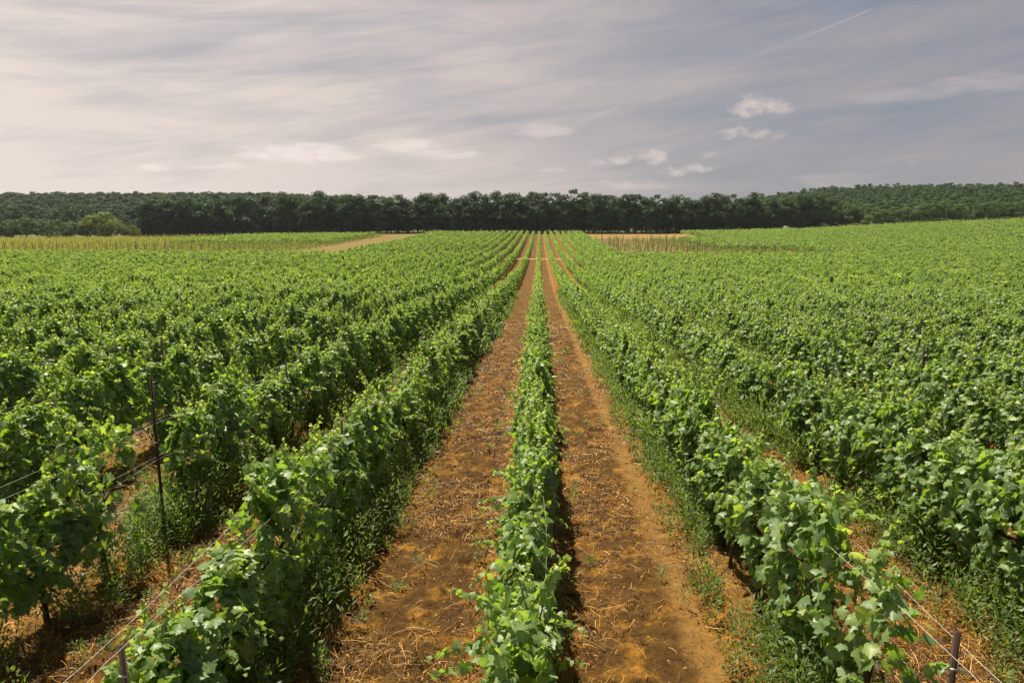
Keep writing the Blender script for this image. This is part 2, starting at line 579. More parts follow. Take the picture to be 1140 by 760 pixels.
FAR_F = np.array([(0, 1, 2, 3)])
BLADE = np.array([(0, 0), (.13, .4), (0, 1.0), (-.13, .4)])


def leaf_geo(pos, N, T, size, tone, tpl, faces, rng, curl=1.0):
    """arrays of leaves -> verts, loops, tone per vertex"""
    n = len(pos)
    X = np.cross(N, T)
    t = np.asarray(tpl)
    c1 = rng.uniform(.1, .75, n)[:, None] * curl
    c2 = rng.uniform(-.25, .45, n)[:, None] * curl
    asym = rng.uniform(.85, 1.15, n)[:, None]
    tx, ty = t[None, :, 0] * asym, t[None, :, 1]
    tz = -c1 * (np.abs(tx) ** 1.4) * 1.0 + c1 * .1 - c2 * (ty - .2) ** 2 + .12 * curl * np.sin(6.0 * ty + 5.0 * tx + rng.uniform(0, 6, (n, 1))) * np.abs(tx)
    V = pos[:, None, :] + size[:, None, None] * (tx[..., None] * X[:, None] + ty[..., None] * T[:, None] + tz[..., None] * N[:, None])
    k = t.shape[0]
    L = (np.asarray(faces)[None] + (np.arange(n) * k)[:, None, None])
    return V.reshape(-1, 3), L.reshape(-1, np.asarray(faces).shape[1]), np.repeat(tone, k)


def frames(out, rng, n, droop=1.0, spread=.72):
    N = norm(out + rng.normal(0, spread, (n, 3)))
    N[:, 2] = np.where(N[:, 2] < -.2, -N[:, 2], N[:, 2])
    N = norm(N)
    T = np.stack([out[:, 0] * .5, rng.normal(0, .5, n), np.full(n, -droop)], 1) + rng.normal(0, .3, (n, 3))
    T = norm(T - (T * N).sum(1, keepdims=True) * N)
    return N, T


def vine_leaves(rng, n, kind, size=.125, shoots=5):
    """leaves of one vine trained on wires: row runs along local Y"""
    ph = rng.uniform(0, 6.28, 6)
    if kind == 'column':
        y = np.clip(rng.normal(0, .225, n), -.52, .52)
    else:
        y = rng.uniform(-.56, .56, n)
    topy = 1.40 + .07 * np.sin(y * 5 + ph[0]) + .05 * np.sin(y * 11 + ph[1])
    if kind == 'column':
        topy = topy + .10 - .9 * y * y
    boty = .46 + .10 * np.sin(y * 6 + ph[2]) + .06 * np.sin(y * 13 + ph[3])
    if kind == 'column':
        boty = .40 + 1.2 * y * y + .07 * np.sin(y * 13 + ph[3])
    u = rng.beta(1.25, 1.0, n)
    z = boty + (topy - boty) * u
    w = (.09 + .105 * np.sin(np.clip(u * 1.15 + .05, 0, 1) * PI) ** .8) * (1 + .28 * np.sin(y * 7 + z * 5 + ph[4]) + .18 * np.sin(y * 15 - z * 9 + ph[5]))
    side = np.where(rng.random(n) < .5, -1.0, 1.0)
    topn = sstep(.78, 1.0, u)
    r = np.clip(rng.beta(3.0, 1.1, n), 0, 1)
    x = side * w * np.where(rng.random(n) < topn * .6, rng.uniform(0, 1, n), r)
    keep = np.ones(n, bool)
    for _ in range(4 if kind != 'sparse' else 9):
        c = np.array([rng.uniform(-.5, .5), rng.uniform(.45, 1.35)])
        keep &= ((y - c[0]) ** 2 + ((z - c[1]) * .8) ** 2) > rng.uniform(.05, .15) ** 2
    if kind == 'sparse':
        keep &= rng.random(n) < .5
    out = np.stack([side * (1 - .75 * topn), np.zeros(n), .42 + .9 * topn], 1)
    out = norm(out)
    N, T = frames(out, rng, n)
    sz = np.clip(rng.normal(size, size * .22, n), size * .5, size * 1.5) * (1 - .15 * topn)
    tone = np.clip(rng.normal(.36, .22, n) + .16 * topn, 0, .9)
    P = np.stack([x, y, z], 1)
    P, N, T, sz, tone = P[keep], N[keep], T[keep], sz[keep], tone[keep]
    stems = []
    lists = [(P, N, T, sz, tone)]
    for s in range(shoots):
        lateral = s >= shoots * .6
        yy = rng.uniform(-.45, .45)
        if lateral:
            sd = rng.choice([-1, 1])
            p0 = np.array([sd * .16, yy, rng.uniform(.7, 1.35)])
            d = norm(np.array([sd * rng.uniform(.6, 1), rng.normal(0, .6), rng.uniform(-.2, .7)]))
            Lh, sag = rng.uniform(.18, .38), 1.1
        else:
            p0 = np.array([rng.normal(0, .07), yy, 1.28])
            d = norm(np.array([rng.normal(0, .35), rng.normal(0, .4), 1.0]))
            Lh, sag = rng.uniform(.2, .44) if rng.random() < .72 else rng.uniform(.44, .68), .35
        k = max(3, int(Lh / .045 * (.125 / size)))
        tt = np.linspace(.12, 1, k)
        pts = p0 + d * (tt * Lh)[:, None] + np.array([0, 0, -1.0]) * (sag * (tt * Lh) ** 2)[:, None]
        stems.append(pts)
        ang = np.arange(k) * 2.6 + rng.uniform(0, 6)
        o = norm(np.stack([np.cos(ang), np.sin(ang), np.full(k, .7)], 1))
        N2, T2 = frames(o, rng, k, .3, .35)
        s2 = size * (1.0 - .62 * tt) * rng.uniform(.8, 1.1, k)
        lists.append((pts + o * (s2 * .35)[:, None], N2, T2, s2, np.clip(.46 + .38 * tt + rng.normal(0, .09, k), 0, 1)))
    return [np.concatenate([l[i] for l in lists]) for i in range(5)], stems


def hero_vine(rng, kind):
    n = dict(full=1000, column=720, sparse=560)[kind]
    (P, N, T, S, tone), stems = vine_leaves(rng, n, kind, .088, 13 if kind != 'sparse' else 9)
    yel = rng.random(len(tone)) < .025
    tone = np.where(yel, 1.0, tone)
    hs = int(len(P) * .68)
    o = rng.permutation(len(P))
    P, N, T, S, tone = P[o], N[o], T[o], S[o], tone[o]
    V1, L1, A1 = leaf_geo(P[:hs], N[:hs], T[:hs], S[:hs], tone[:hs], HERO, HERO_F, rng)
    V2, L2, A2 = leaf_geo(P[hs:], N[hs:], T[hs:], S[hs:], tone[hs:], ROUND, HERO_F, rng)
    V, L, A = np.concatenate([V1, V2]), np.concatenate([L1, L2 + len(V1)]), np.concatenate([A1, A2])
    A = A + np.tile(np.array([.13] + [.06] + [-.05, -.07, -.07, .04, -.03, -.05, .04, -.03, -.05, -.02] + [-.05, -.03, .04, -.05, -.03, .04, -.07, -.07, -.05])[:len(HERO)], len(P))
    g = Geo()
    for pts in stems:
        g.tube(pts, np.linspace(.0045, .002, len(pts)), 4)
    sv = np.concatenate(g.V)
    loops = np.concatenate([L.ravel(), np.array(g.L) + len(V)])
    counts = np.concatenate([np.full(len(L), 3), np.array(g.C)])
    mi = np.concatenate([np.zeros(len(L)), np.ones(len(g.C))])
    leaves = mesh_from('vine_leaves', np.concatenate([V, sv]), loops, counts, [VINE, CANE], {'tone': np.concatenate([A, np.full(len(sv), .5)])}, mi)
    # trunk: a crooked stem and two arms tied along the lowest wire
    t = Geo()
    b = rng.normal(0, .03, 2)
    h = np.linspace(-.06, .74, 9)
    pts = np.stack([b[0] + .035 * np.sin(h * 6 + rng.uniform(0, 6)) * h, b[1] + .05 * np.sin(h * 5 + rng.uniform(0, 6)) * h, h], 1)
    t.tube(pts, np.array([.036, .030, .026, .024, .024, .023, .024, .027, .026]) * rng.uniform(.85, 1.2), 7)
    trunk = t.mesh('vine_trunk', VBARK, True)
    c = Geo()
    e = pts[-1]
    for s in (-1, 1):
        q = np.linspace(0, 1, 6)
        arm = np.stack([e[0] + rng.normal(0, .012, 6), e[1] + s * .48 * q, e[2] - .01 + .05 * np.sin(q * 3) + rng.normal(0, .008, 6)], 1)
        c.tube(arm, np.linspace(.020, .011, 6), 6)
    cord = c.mesh('vine_arms', VBARK, True)
    return leaves, trunk, cord


HEROES = {k: [hero_vine(np.random.default_rng(100 * q + i), k) for i in range(n)] for q, (k, n) in enumerate((('full', 14), ('column', 10), ('sparse', 5)))}

# ------------------------------------------------------------------ where vines stand
rng = np.random.default_rng(7)


def block_ok(X, Y):
    main = Y < 143.0
    centre = (Y > 146) & (Y < 285) & (X > -45) & (X < 17.5)
    right = (Y > 146) & (Y < 318) & (((X > 62) & (Y < 205)) | ((X > 47) & (Y >= 176) & (Y < 236)) | ((X > 60) & (Y >= 236)))
    right &= ~((X > 60) & (Y > 293 + 5 * np.sin(X * .05) + 12 * (X < 105)))
    left = (Y > 205) & (Y < 268) & (X < -63) & (X > -112)
    return main | centre | right | left


rows = np.arange(-110, 161)
cand = []
for i in rows:
    yy = np.arange(-4.0, 320, 1.0) + rng.uniform(-.5, .5) + rng.normal(0, .07, 324)
    cand.append(np.stack([np.full(len(yy), i * ROW) + rng.normal(0, .035, len(yy)), yy, np.full(len(yy), i)], 1))
cand = np.concatenate(cand)
cand = cand[block_ok(cand[:, 0], cand[:, 1])]
gz = ground_z(cand[:, 0], cand[:, 1])
best = np.zeros(len(cand), bool)
near_frame = np.zeros(len(cand), bool)
dist = np.hypot(cand[:, 0] - CAM[0], cand[:, 1] - CAM[1])
for h in (.6, 1.0, 1.45):
    for dy in (-.45, 0, .45):
        px, py, pz = project(np.stack([cand[:, 0], cand[:, 1] + dy, gz + h], 1))
        best |= (pz > .3) & (px > 6) & (px < 1134) & (py > -50) & (py < 750)
        mg = 620 + 2200 / np.maximum(pz, 1)
        near_frame |= (pz > -3.0) & (px > -mg * .5) & (px < 1140 + mg * .5) & (py < 760 + 700)
near_frame |= (dist < 7) & (cand[:, 1] > -4)
# gaps the photo shows in the rows
ri = cand[:, 2].astype(int)
gap = ((ri == 1) & (cand[:, 1] > 3.5) & (cand[:, 1] < 4.4)) | ((ri == -2) & (cand[:, 1] > 6.9) & (cand[:, 1] < 8.0)) | ((ri == -1) & (cand[:, 1] > 2.2) & (cand[:, 1] < 3.1))
far_gap = (rng.random(len(cand)) < np.where(ri < 0, .05, .03)) & ((dist > 12) | ((ri < -1) & (dist > 8))) & (dist < 90)
keep = ~(gap | far_gap) & near_frame
cand, gz, best, dist, ri = cand[keep], gz[keep], best[keep], dist[keep], ri[keep]
inview = np.where(best)[0]
hero_idx = inview[np.argsort(dist[inview])][:300]
is_hero = np.zeros(len(cand), bool)
is_hero[hero_idx] = True

ORD = ['', 'first', 'second', 'third', 'fourth', 'fifth', 'sixth', 'seventh', 'eighth', 'ninth', 'tenth', 'eleventh', 'twelfth', 'thirteenth', 'fourteenth', 'fifteenth', 'sixteenth', 'seventeenth']


def row_name(i):
    if i == 0:
        return 'the middle row'
    return f"{ORD[abs(i)]} row {'left' if i < 0 else 'right'} of the middle row"


def nth(k):
    return f"{k}{'th' if 10 <= k % 100 <= 20 else {1: 'st', 2: 'nd', 3: 'rd'}.get(k % 10, 'th')}"


def row_scale(i):
    return 1.0 if i == 0 else (1.07 if i == -1 else (1.16 if i < 0 else 1.12))


def place_heroes():
    order = hero_idx[np.lexsort((cand[hero_idx, 1], ri[hero_idx]))]
    count = {}
    r = random.Random(5)
    for q in order:
        i = int(ri[q])
        X, Y, Z = cand[q, 0], cand[q, 1], gz[q]
        count[i] = count.get(i, 0) + 1
        u = r.random()
        if i < 0:
            kind = 'column' if u < .72 else ('full' if u < .84 else 'sparse')
        else:
            kind = 'full' if u < .50 else ('column' if u < .92 else 'sparse')
        if (i == -2 and 6.5 < Y < 7.2) or (i == 1 and 4.3 <= Y < 5.3) or (i == 1 and Y < 3.6):
            kind = 'sparse'
        if i == 0 or (i == -2 and Y < 6.5):
            kind = 'full'
        word = {'full': 'leafy', 'column': 'upright', 'sparse': 'thin'}[kind]
        where = 'the middle row' if i == 0 else 'the ' + row_name(i)
        t = thing('grapevine', (X, Y, Z), f"{word} grapevine, {nth(count[i])} from the photo edge in {where}", 'grapevine', 'grapevines in ' + where)
        t.rotation_euler = (0, 0, (PI if r.random() < .5 else 0) + r.uniform(-.10, .10))
        s = row_scale(i) * (r.uniform(.80, 1.12) if i < 0 else r.uniform(.88, 1.12))
        t.scale = (r.uniform(.95, 1.15) * (1.0 if i == 0 else 1.05), r.uniform(.98, 1.1), s)
        lv, tr, co = HEROES[kind][r.randrange(len(HEROES[kind]))]
        link('foliage', lv, t)
        link('trunk', tr, t)
        link('cordon', co, t)


place_heroes()


# ------------------------------------------------------------------ the rest of the vines, too many to count: one object
def place_mass():
    r = np.random.default_rng(11)
    VV, LL, CC, AA, MI = [], [], [], [], []
    base = 0
    rest = np.where(~is_hero)[0]
    d = dist[rest]
    for lo, hi, n, size, tpl, faces, sh, nv in ((0, 9, 1050, .088, HERO, HERO_F, 13, 6), (9, 55, 390, .122, MID, MID_F, 9, 24), (55, 110, 165, .18, FAR, FAR_F, 6, 30), (110, 190, 84, .25, FAR, FAR_F, 4, 30), (190, 900, 46, .33, FAR, FAR_F, 3, 30)):
        ids = rest[(d >= lo) & (d < hi)]
        var = r.integers(0, nv, len(ids))
        for v in range(nv):
            sel = ids[var == v]
            if not len(sel):
                continue
            kind = 'full' if v % 2 else 'column'
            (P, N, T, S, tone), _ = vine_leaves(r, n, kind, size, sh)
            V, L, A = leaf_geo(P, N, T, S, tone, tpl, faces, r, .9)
            m = len(sel)
            flip = np.where(r.random(m) < .5, -1.0, 1.0)
            sc = np.array([row_scale(int(i)) for i in ri[sel]]) * r.uniform(.90 if lo < 55 else .78, 1.09 if lo < 55 else 1.17, m) * np.where((sel >= 0) & (cand[sel, 1] > 146), .95, 1.0)
            W = np.empty((m, len(V), 3))
            W[..., 0] = cand[sel, 0][:, None] + flip[:, None] * V[None, :, 0] * 1.05
            W[..., 1] = cand[sel, 1][:, None] + flip[:, None] * V[None, :, 1]
            W[..., 2] = gz[sel][:, None] + sc[:, None] * V[None, :, 2]
            dt = r.normal(0, .05 if lo < 55 else .13, m)
            LLv = L[None] + (np.arange(m) * len(V))[:, None, None] + base
            VV.append(W.reshape(-1, 3))
            LL.append(LLv.reshape(-1))
            CC.append(np.full(m * len(L), L.shape[1]))
            MI.append(np.full(m * len(L), 1 if lo >= 55 else 0))
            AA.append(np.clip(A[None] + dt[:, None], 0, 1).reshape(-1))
            base += m * len(V)
    me = mesh_from('vineyard', np.concatenate(VV), np.concatenate(LL), np.concatenate(CC), [VINE, VINE_FAR], {'tone': np.concatenate(AA)}, np.concatenate(MI))
    tag(link('vineyard', me), 'dense green vine rows running away to the woods', kind='stuff')


place_mass()


# ------------------------------------------------------------------ posts and wires of the trellis
POST_Y = 3.55 + 4.52 * np.arange(0, 8)


def make_post():
    g = Geo()
    w, d, h = .027, .024, 1.54
    prof = np.array([(-w / 2, -d / 2), (w / 2, -d / 2), (w / 2, d / 2), (w / 2 - .012, d / 2), (w / 2 - .012, -d / 2 + .012), (-w / 2 + .012, -d / 2 + .012), (-w / 2 + .012, d / 2), (-w / 2, d / 2)])
    n = len(prof)
    V = [(x, y, z) for z in (-.3, h) for x, y in prof]
    g.add(V, [(k, (k + 1) % n, n + (k + 1) % n, n + k) for k in range(n)] + [tuple(range(n, 2 * n)), tuple(range(n))[::-1]])
    return g.mesh('post', POSTM)


def make_hooks(z):
    g = Geo()
    g.box((0, -.0185, z), (.045, .008, .010))
    return g.mesh('wire_hook', WIREM)


POSTME = make_post()
HOOKME = [make_hooks(z) for z in (.94, 1.33)]


def place_posts():
    r = random.Random(3)
    k = {}
    for i in range(-14, 16):
        for Y in POST_Y:
            X = i * ROW + .02
            z = float(ground_z(X, Y))
            px, py, pz = project(np.array([X, Y, z + 1.75]))
            if not (pz > .5 and 4 < px < 1136 and py < 756) or math.hypot(X, Y) > 34:
                continue
            k[i] = k.get(i, 0) + 1
            t = thing('trellis_post', (X, Y, z), f"dark post, {nth(k[i])} from the photo edge in {'the ' + row_name(i) if i else 'the middle row'}", 'post', 'trellis posts standing in the vine rows')
            t.rotation_euler = (r.uniform(-.015, .015), r.uniform(-.012, .012), r.uniform(-.1, .1))
            t.scale = (1, 1, (row_scale(i) if i else .85) * r.uniform(.93, 1.04) + (.20 if (i, round(Y, 1)) in ((-2, 8.1), (3, 12.6), (-3, 12.6), (4, 17.1), (-5, 17.1)) else 0) + (-.16 if i == -1 and Y < 4 else 0))
            link('post_profile', POSTME, t)
            if math.hypot(X, Y) < 13:
                for hme in HOOKME:
                    link('wire_hook', hme, t)


place_posts()


def place_wires():
    r = random.Random(9)
    for i in range(-4, 6):
        hs = (('upper', 1.36, -1), ('upper', 1.36, 1), ('lower', .96, -1), ('lower', .96, 1)) if abs(i) <= 2 else (('upper', 1.36, -1), ('upper', 1.36, 1))
        for nm, h, s in hs:
            y0, y1 = (-.9 if abs(i) <= 1 else 1.0), 28.5
            pts = []
            ys = np.arange(y0, y1, .7)
            for Y in ys:
                ph = ((Y - 3.55) / 4.52) % 1.0
                sag = .035 * 4 * ph * (1 - ph)
                off = (.036 + .10 * math.sin(ph * PI) * (1 if h > 1.2 else .7)) * s
                X = i * ROW + .02 + off
                pts.append((X, Y, float(ground_z(i * ROW, Y)) + h * (row_scale(i) if i else .86) - sag))
            g = Geo()
            g.tube(pts, np.full(len(pts), .0012), 5)
            o = link('trellis_wire', g.mesh('wire', WIREM, True))
            sd = 'left' if s < 0 else 'right'
            tag(o, f"{nm} pale wire on the {sd} flank of the {row_name(i) if i else 'middle row'}", 'wire', 'trellis wires strung along the vine rows')


place_wires()


# ------------------------------------------------------------------ weeds under the rows, straw on the lanes
def place_weeds():
    r = np.random.default_rng(21)
    X, Y, S = [], [], []
    for i in range(-16, 17):
        lim = 34 if abs(i) > 4 else 62
        n = int(lim * (22 if i == 0 else 115))
        y = r.uniform(-1, lim, n)
        off = r.normal(0, .22, n)
        off = np.where(r.random(n) < .35, off * (1.35 if abs(i) <= 1 else 2.4), off)
        x = i * ROW + off
        patch = vnoise(x * .9, y * .55, 31) + .35 * vnoise(x * 3, y * 3, 32)
        ok = patch > (.72 if i == 0 else .42)
        X.append(x[ok]); Y.append(y[ok])
        S.append(np.clip(r.lognormal(-.58, .32, ok.sum()) * (1.25 - np.abs(off[ok]) * .9), 0.08, .85) * (.5 if i == 0 else (.78 if abs(i) == 1 else 1.0)) * (.7 + .5 * (patch[ok] - .5)))
    # scattered seedlings on the tilled lanes
    n = 1500
    x, y = r.uniform(-12, 12, n), r.uniform(2, 30, n)
    ok = vnoise(x * 1.3, y * 1.0, 40) > .66
    X.append(x[ok]); Y.append(y[ok]); S.append(r.uniform(.05, .16, ok.sum()))
    X, Y, S = np.concatenate(X), np.concatenate(Y), np.concatenate(S)
    Z = ground_z(X, Y) + clod(X, Y)
    px, py, pz = project(np.stack([X, Y, Z + .3], 1))
    ok = (pz > .3) & (px > -200) & (px < 1340) & (py < 1100)
    X, Y, S, Z, pz = X[ok], Y[ok], S[ok], Z[ok], pz[ok]
    VV, LL, AA, base = [], [], [], 0
    for lo, hi, k, fat in ((0, 12, 36, .74), (12, 24, 18, 1.25), (24, 90, 8, 2.2)):
        s = (pz >= lo) & (pz < hi)
        m = s.sum()
        if not m:
            continue
        h = S[s]
        f = np.linspace(.15, 1, k)[None, :] * np.ones((m, 1))
        lean = r.normal(0, .25, (m, 2))
        P = np.stack([X[s][:, None] + lean[:, :1] * h[:, None] * f ** 1.5, Y[s][:, None] + lean[:, 1:] * h[:, None] * f ** 1.5, Z[s][:, None] + h[:, None] * f], -1)
        ang = np.arange(k)[None] * 2.4 + r.uniform(0, 6.28, (m, 1))
        spread = (.04 + .10 * h[:, None]) * r.uniform(.2, 1, (m, k))
        P[..., 0] += np.cos(ang) * spread
        P[..., 1] += np.sin(ang) * spread
        o = np.stack([np.cos(ang), np.sin(ang), np.full_like(ang, 1.1) + r.normal(0, .6, (m, k))], -1).reshape(-1, 3)
        T = norm(o)
        N = norm(np.cross(T, np.cross(np.array([0, 0, 1.0]), T)) + r.normal(0, .3, T.shape))
        T = norm(T - (T * N).sum(1, keepdims=True) * N)
        sz = (np.clip(.05 + .055 * h[:, None], .03, .10) * fat * r.uniform(.6, 1.35, (m, k))).ravel()
        tone = np.clip(np.repeat(r.normal(.42, .2, m), k) + r.normal(0, .08, m * k), 0, 1)
        tpl = BLADE * np.array([r.uniform(1.2, 1.8), 1])
        V, L, A = leaf_geo(P.reshape(-1, 3), N, T, sz, tone, tpl * np.array([.85, 1.25]), FAR_F, r, .6)
        VV.append(V); LL.append(L + base); AA.append(A); base += len(V)
    L = np.concatenate(LL)
    me = mesh_from('weeds', np.concatenate(VV), L, np.full(len(L), 4), WEED, {'tone': np.concatenate(AA)})
    tag(link('weeds', me), 'green weeds growing thick along the foot of the vine rows', kind='stuff')


place_weeds()


def place_straw():
    r = np.random.default_rng(33)
    n = 520000
    Y = 2.5 + 34 * r.random(n) ** 1.7
    X = r.uniform(-1, 1, n) * (2.2 + Y * .78)
    rowd = np.abs((X / ROW + .5) % 1 - .5) * ROW
    dens = .15 + 1.15 * sstep(.52, .74, vnoise(X * 1.1, Y * .9, 51)) + .55 * sstep(.5, .8, vnoise(X * 3.1, Y * 2.6, 52)) * (rowd > .25) + .5 * np.exp(-((rowd - .45) / .2) ** 2)
    dens = dens * np.where(np.abs(X - 1.63) < .2, .35, 1) * np.where(np.abs(X) > 2.3, 1.5, 1) * np.where(rowd < .9, .62, .45)
    px, py, pz = project(np.stack([X, Y, ground_z(X, Y)], 1))
    ok = (r.random(n) < dens) & (px > -60) & (px < 1200) & (py < 820)
    X, Y = X[ok], Y[ok]
    m = len(X)
    wide = 1 + np.clip(Y - 6, 0, 40) * .11
    chip = r.random(m) < .66
    Lh = np.where(chip, r.uniform(.015, .06, m), np.clip(r.lognormal(-2.15, .5, m), .05, .45)) * (1 + .03 * Y)
    w = np.where(chip, r.uniform(.0012, .0036, m), r.uniform(.0009, .0024, m)) * wide
    a = r.uniform(0, 6.28, m)
    bend = r.normal(0, .6, m)
    lift = np.abs(r.normal(0, .028, m)) + .006
    Z0 = ground_z(X, Y) + clod(X, Y)
    seg = np.linspace(-.5, .5, 5)
    th = a[:, None] + bend[:, None] * seg[None]
    cx = np.cumsum(np.cos(th), 1) * Lh[:, None] / 5
    cy = np.cumsum(np.sin(th), 1) * Lh[:, None] / 5
    x, y = X[:, None] + cx, Y[:, None] + cy
    z = Z0[:, None] + .008 + lift[:, None] * (1 - (2 * seg[None]) ** 2 * r.uniform(.2, 1.0, (m, 1))) + r.uniform(0, .014, (m, 1))
    z = np.maximum(z, ground_z(x, y) + clod(x, y) + .003)
    nx, ny = -np.sin(th) * w[:, None], np.cos(th) * w[:, None]
    tw = r.uniform(-1, 1, (m, 1)) * w[:, None]
    V = np.stack([np.stack([x + nx, y + ny, z + tw], -1), np.stack([x - nx, y - ny, z - tw], -1)], 2).reshape(-1, 3)
    q = np.array([(2 * k, 2 * k + 1, 2 * k + 3, 2 * k + 2) for k in range(4)])
    L = (q[None] + (np.arange(m) * 10)[:, None, None]).reshape(-1, 4)
    tone = np.repeat(np.clip(r.normal(.44, .24, m) - .12 * chip, 0, 1), 10)
    me = mesh_from('dry_straw', V, L, np.full(len(L), 4), STRAW, {'tone': tone})
    tag(link('dry_straw', me), 'loose orange dry straw strewn over the tilled lanes', kind='stuff')


place_straw()


# ------------------------------------------------------------------ young plots with stakes
def make_stake(h, rng):
    g = Geo()
    g.tube([(0, 0, -.2), (0.01 * rng.normal(), .01 * rng.normal(), h * .5), (.02 * rng.normal(), .02 * rng.normal(), h)], [.07, .065, .06], 5)
    return g.mesh('stake', STAKEM, False)


STAKES = [make_stake(h, np.random.default_rng(60 + i)) for i, h in enumerate((2.2, 2.5, 2.75, 3.0))]


def place_stakes():
    r = random.Random(17)
    pl = []
    for i in range(-98, -25):
        for Y in (151.5, 159, 167, 176):
            pl.append((i * ROW + r.uniform(-.3, .3), Y + r.uniform(-.6, .6), 'left'))
    for i in range(8, 26):
        for Y in (149.5, 155, 161, 168, 175, 182, 189, 198, 208, 220, 234):
            if r.random() < (.70 if i < 22 else .30) and i * ROW < 58 - .06 * (Y - 150):
                pl.append((i * ROW + r.uniform(-.3, .3), Y + r.uniform(-.6, .6), 'right'))
    pl = [p for p in pl if 3 < project(np.array([p[0], p[1], float(ground_z(p[0], p[1])) + 1.5]))[0] < 1137]
    for sd in ('left', 'right'):
        mine = sorted([p for p in pl if p[2] == sd], key=lambda p: project(np.array([p[0], p[1], 0.0]))[0])
        if len(mine) > 210:
            r.shuffle(mine)
            mine = sorted(mine[:210], key=lambda p: project(np.array([p[0], p[1], 0.0]))[0])
        for k, (x, y, _) in enumerate(mine):
            o = link('vine_stake', STAKES[r.randrange(4)])
            o.location = (x, y, float(ground_z(x, y)))
            o.rotation_euler = (r.uniform(-.05, .05), r.uniform(-.06, .06), r.uniform(0, 6))
            where = 'yellow green young plot' if sd == 'left' else 'ochre young plot'
            tag(o, f"thin grey stake, {nth(k + 1)} from the left in the {where}", 'stake', f"stakes in the {where}")


place_stakes()


def place_young():
    r = np.random.default_rng(71)
    P, Sc, To = [], [], []
    for i in range(-98, -24):
        y = np.arange(149, 262, 1.2) + r.normal(0, .2, 95)
        x = np.full(len(y), i * ROW) + r.normal(0, .1, len(y))
        green = np.clip((x + 150) / 90, 0, 1)
        P.append(np.stack([x, y], 1)); Sc.append(r.uniform(.7, 1.15, len(y))); To.append(np.clip(.75 - .5 * green + r.normal(0, .12, len(y)), 0, 1))
    for i in range(8, 29):
        y = np.arange(148, 240, 1.2)
        y = y[r.random(len(y)) < np.clip((i - 10) / 11, .16, .8)]
        x = np.full(len(y), i * ROW) + r.normal(0, .1, len(y))
        P.append(np.stack([x, y], 1)); Sc.append(r.uniform(.5, 1.0, len(y))); To.append(np.clip(.3 + r.normal(0, .12, len(y)), 0, 1))
    P, Sc, To = np.concatenate(P), np.concatenate(Sc), np.concatenate(To)
    k = 14
    m = len(P)
    u = r.random((m, k))
    z = ground_z(P[:, 0], P[:, 1])[:, None] + Sc[:, None] * (.35 + 1.35 * u)
    x = P[:, 0][:, None] + r.normal(0, .14, (m, k))
    y = P[:, 1][:, None] + r.normal(0, .22, (m, k))
    o = norm(np.stack([r.normal(0, 1, m * k), r.normal(0, 1, m * k), np.full(m * k, .9)], 1))
    N, T = frames(o, r, m * k)
    V, L, A = leaf_geo(np.stack([x, y, z], -1).reshape(-1, 3), N, T, r.uniform(.16, .34, m * k), np.clip(np.repeat(To, k) + (u.ravel() - .5) * .5, 0, 1), FAR, FAR_F, r)
    me = mesh_from('young_vines', V, L, np.full(len(L), 4), YOUNG, {'tone': A})
    tag(link('young_vines', me), 'low yellow green young vines among thin stakes', kind='stuff')


place_young()


# ------------------------------------------------------------------ woods
def crown_leaves(rng, H, rad, base, clumps, per, size, style):
    """leaf-sized faces spread over many branch clumps"""
    c = []
    while len(c) < clumps:
        p = rng.uniform(-1, 1, 3)
        q = np.linalg.norm(p)
        if q > 1 or q < .35 or (p[2] > .75 and math.hypot(p[0], p[1]) < .2):
            continue
        zz = p[2] * .5 + .5
        wr = {'oak': .55 + .45 * math.sin(min(zz * 1.1 + .12, 1) * PI) ** .7, 'bush': .75 + .25 * math.sin((zz * .7 + .3) * PI), 'tall': .45 + .55 * math.sin((zz * .85 + .1) * PI)}[style]
        c.append((p[0] * rad * wr, p[1] * rad * wr, base + zz * .90 * (H - base)))
    c = np.array(c)
    c[:, 2] = np.minimum(c[:, 2], np.sort(c[:, 2])[-2])      # no lone tuft above the rest
    cr = rng.uniform(.24, .40, clumps) * rad * (1.0 if style != 'tall' else .9)
    d = norm(rng.normal(0, 1, (clumps, per, 3)))
    d[..., 2] = np.where(d[..., 2] < -.35, -d[..., 2], d[..., 2])
    P = c[:, None] + d * (cr[:, None] * rng.uniform(.55, 1.12, (clumps, per)))[..., None] * np.array([1, 1, .75])
    o = norm(d + np.array([0, 0, .5])).reshape(-1, 3)
    n = clumps * per
    N = norm(o + rng.normal(0, .45, (n, 3)))
    T = rng.normal(0, 1, (n, 3))
    T = norm(T - (T * N).sum(1, keepdims=True) * N)
    tone = np.clip(np.repeat(rng.normal(.45, .27, clumps), per) + rng.normal(0, .12, n), 0, 1)
    return P.reshape(-1, 3), N, T, rng.uniform(.6, 1.4, n) * size, tone, c


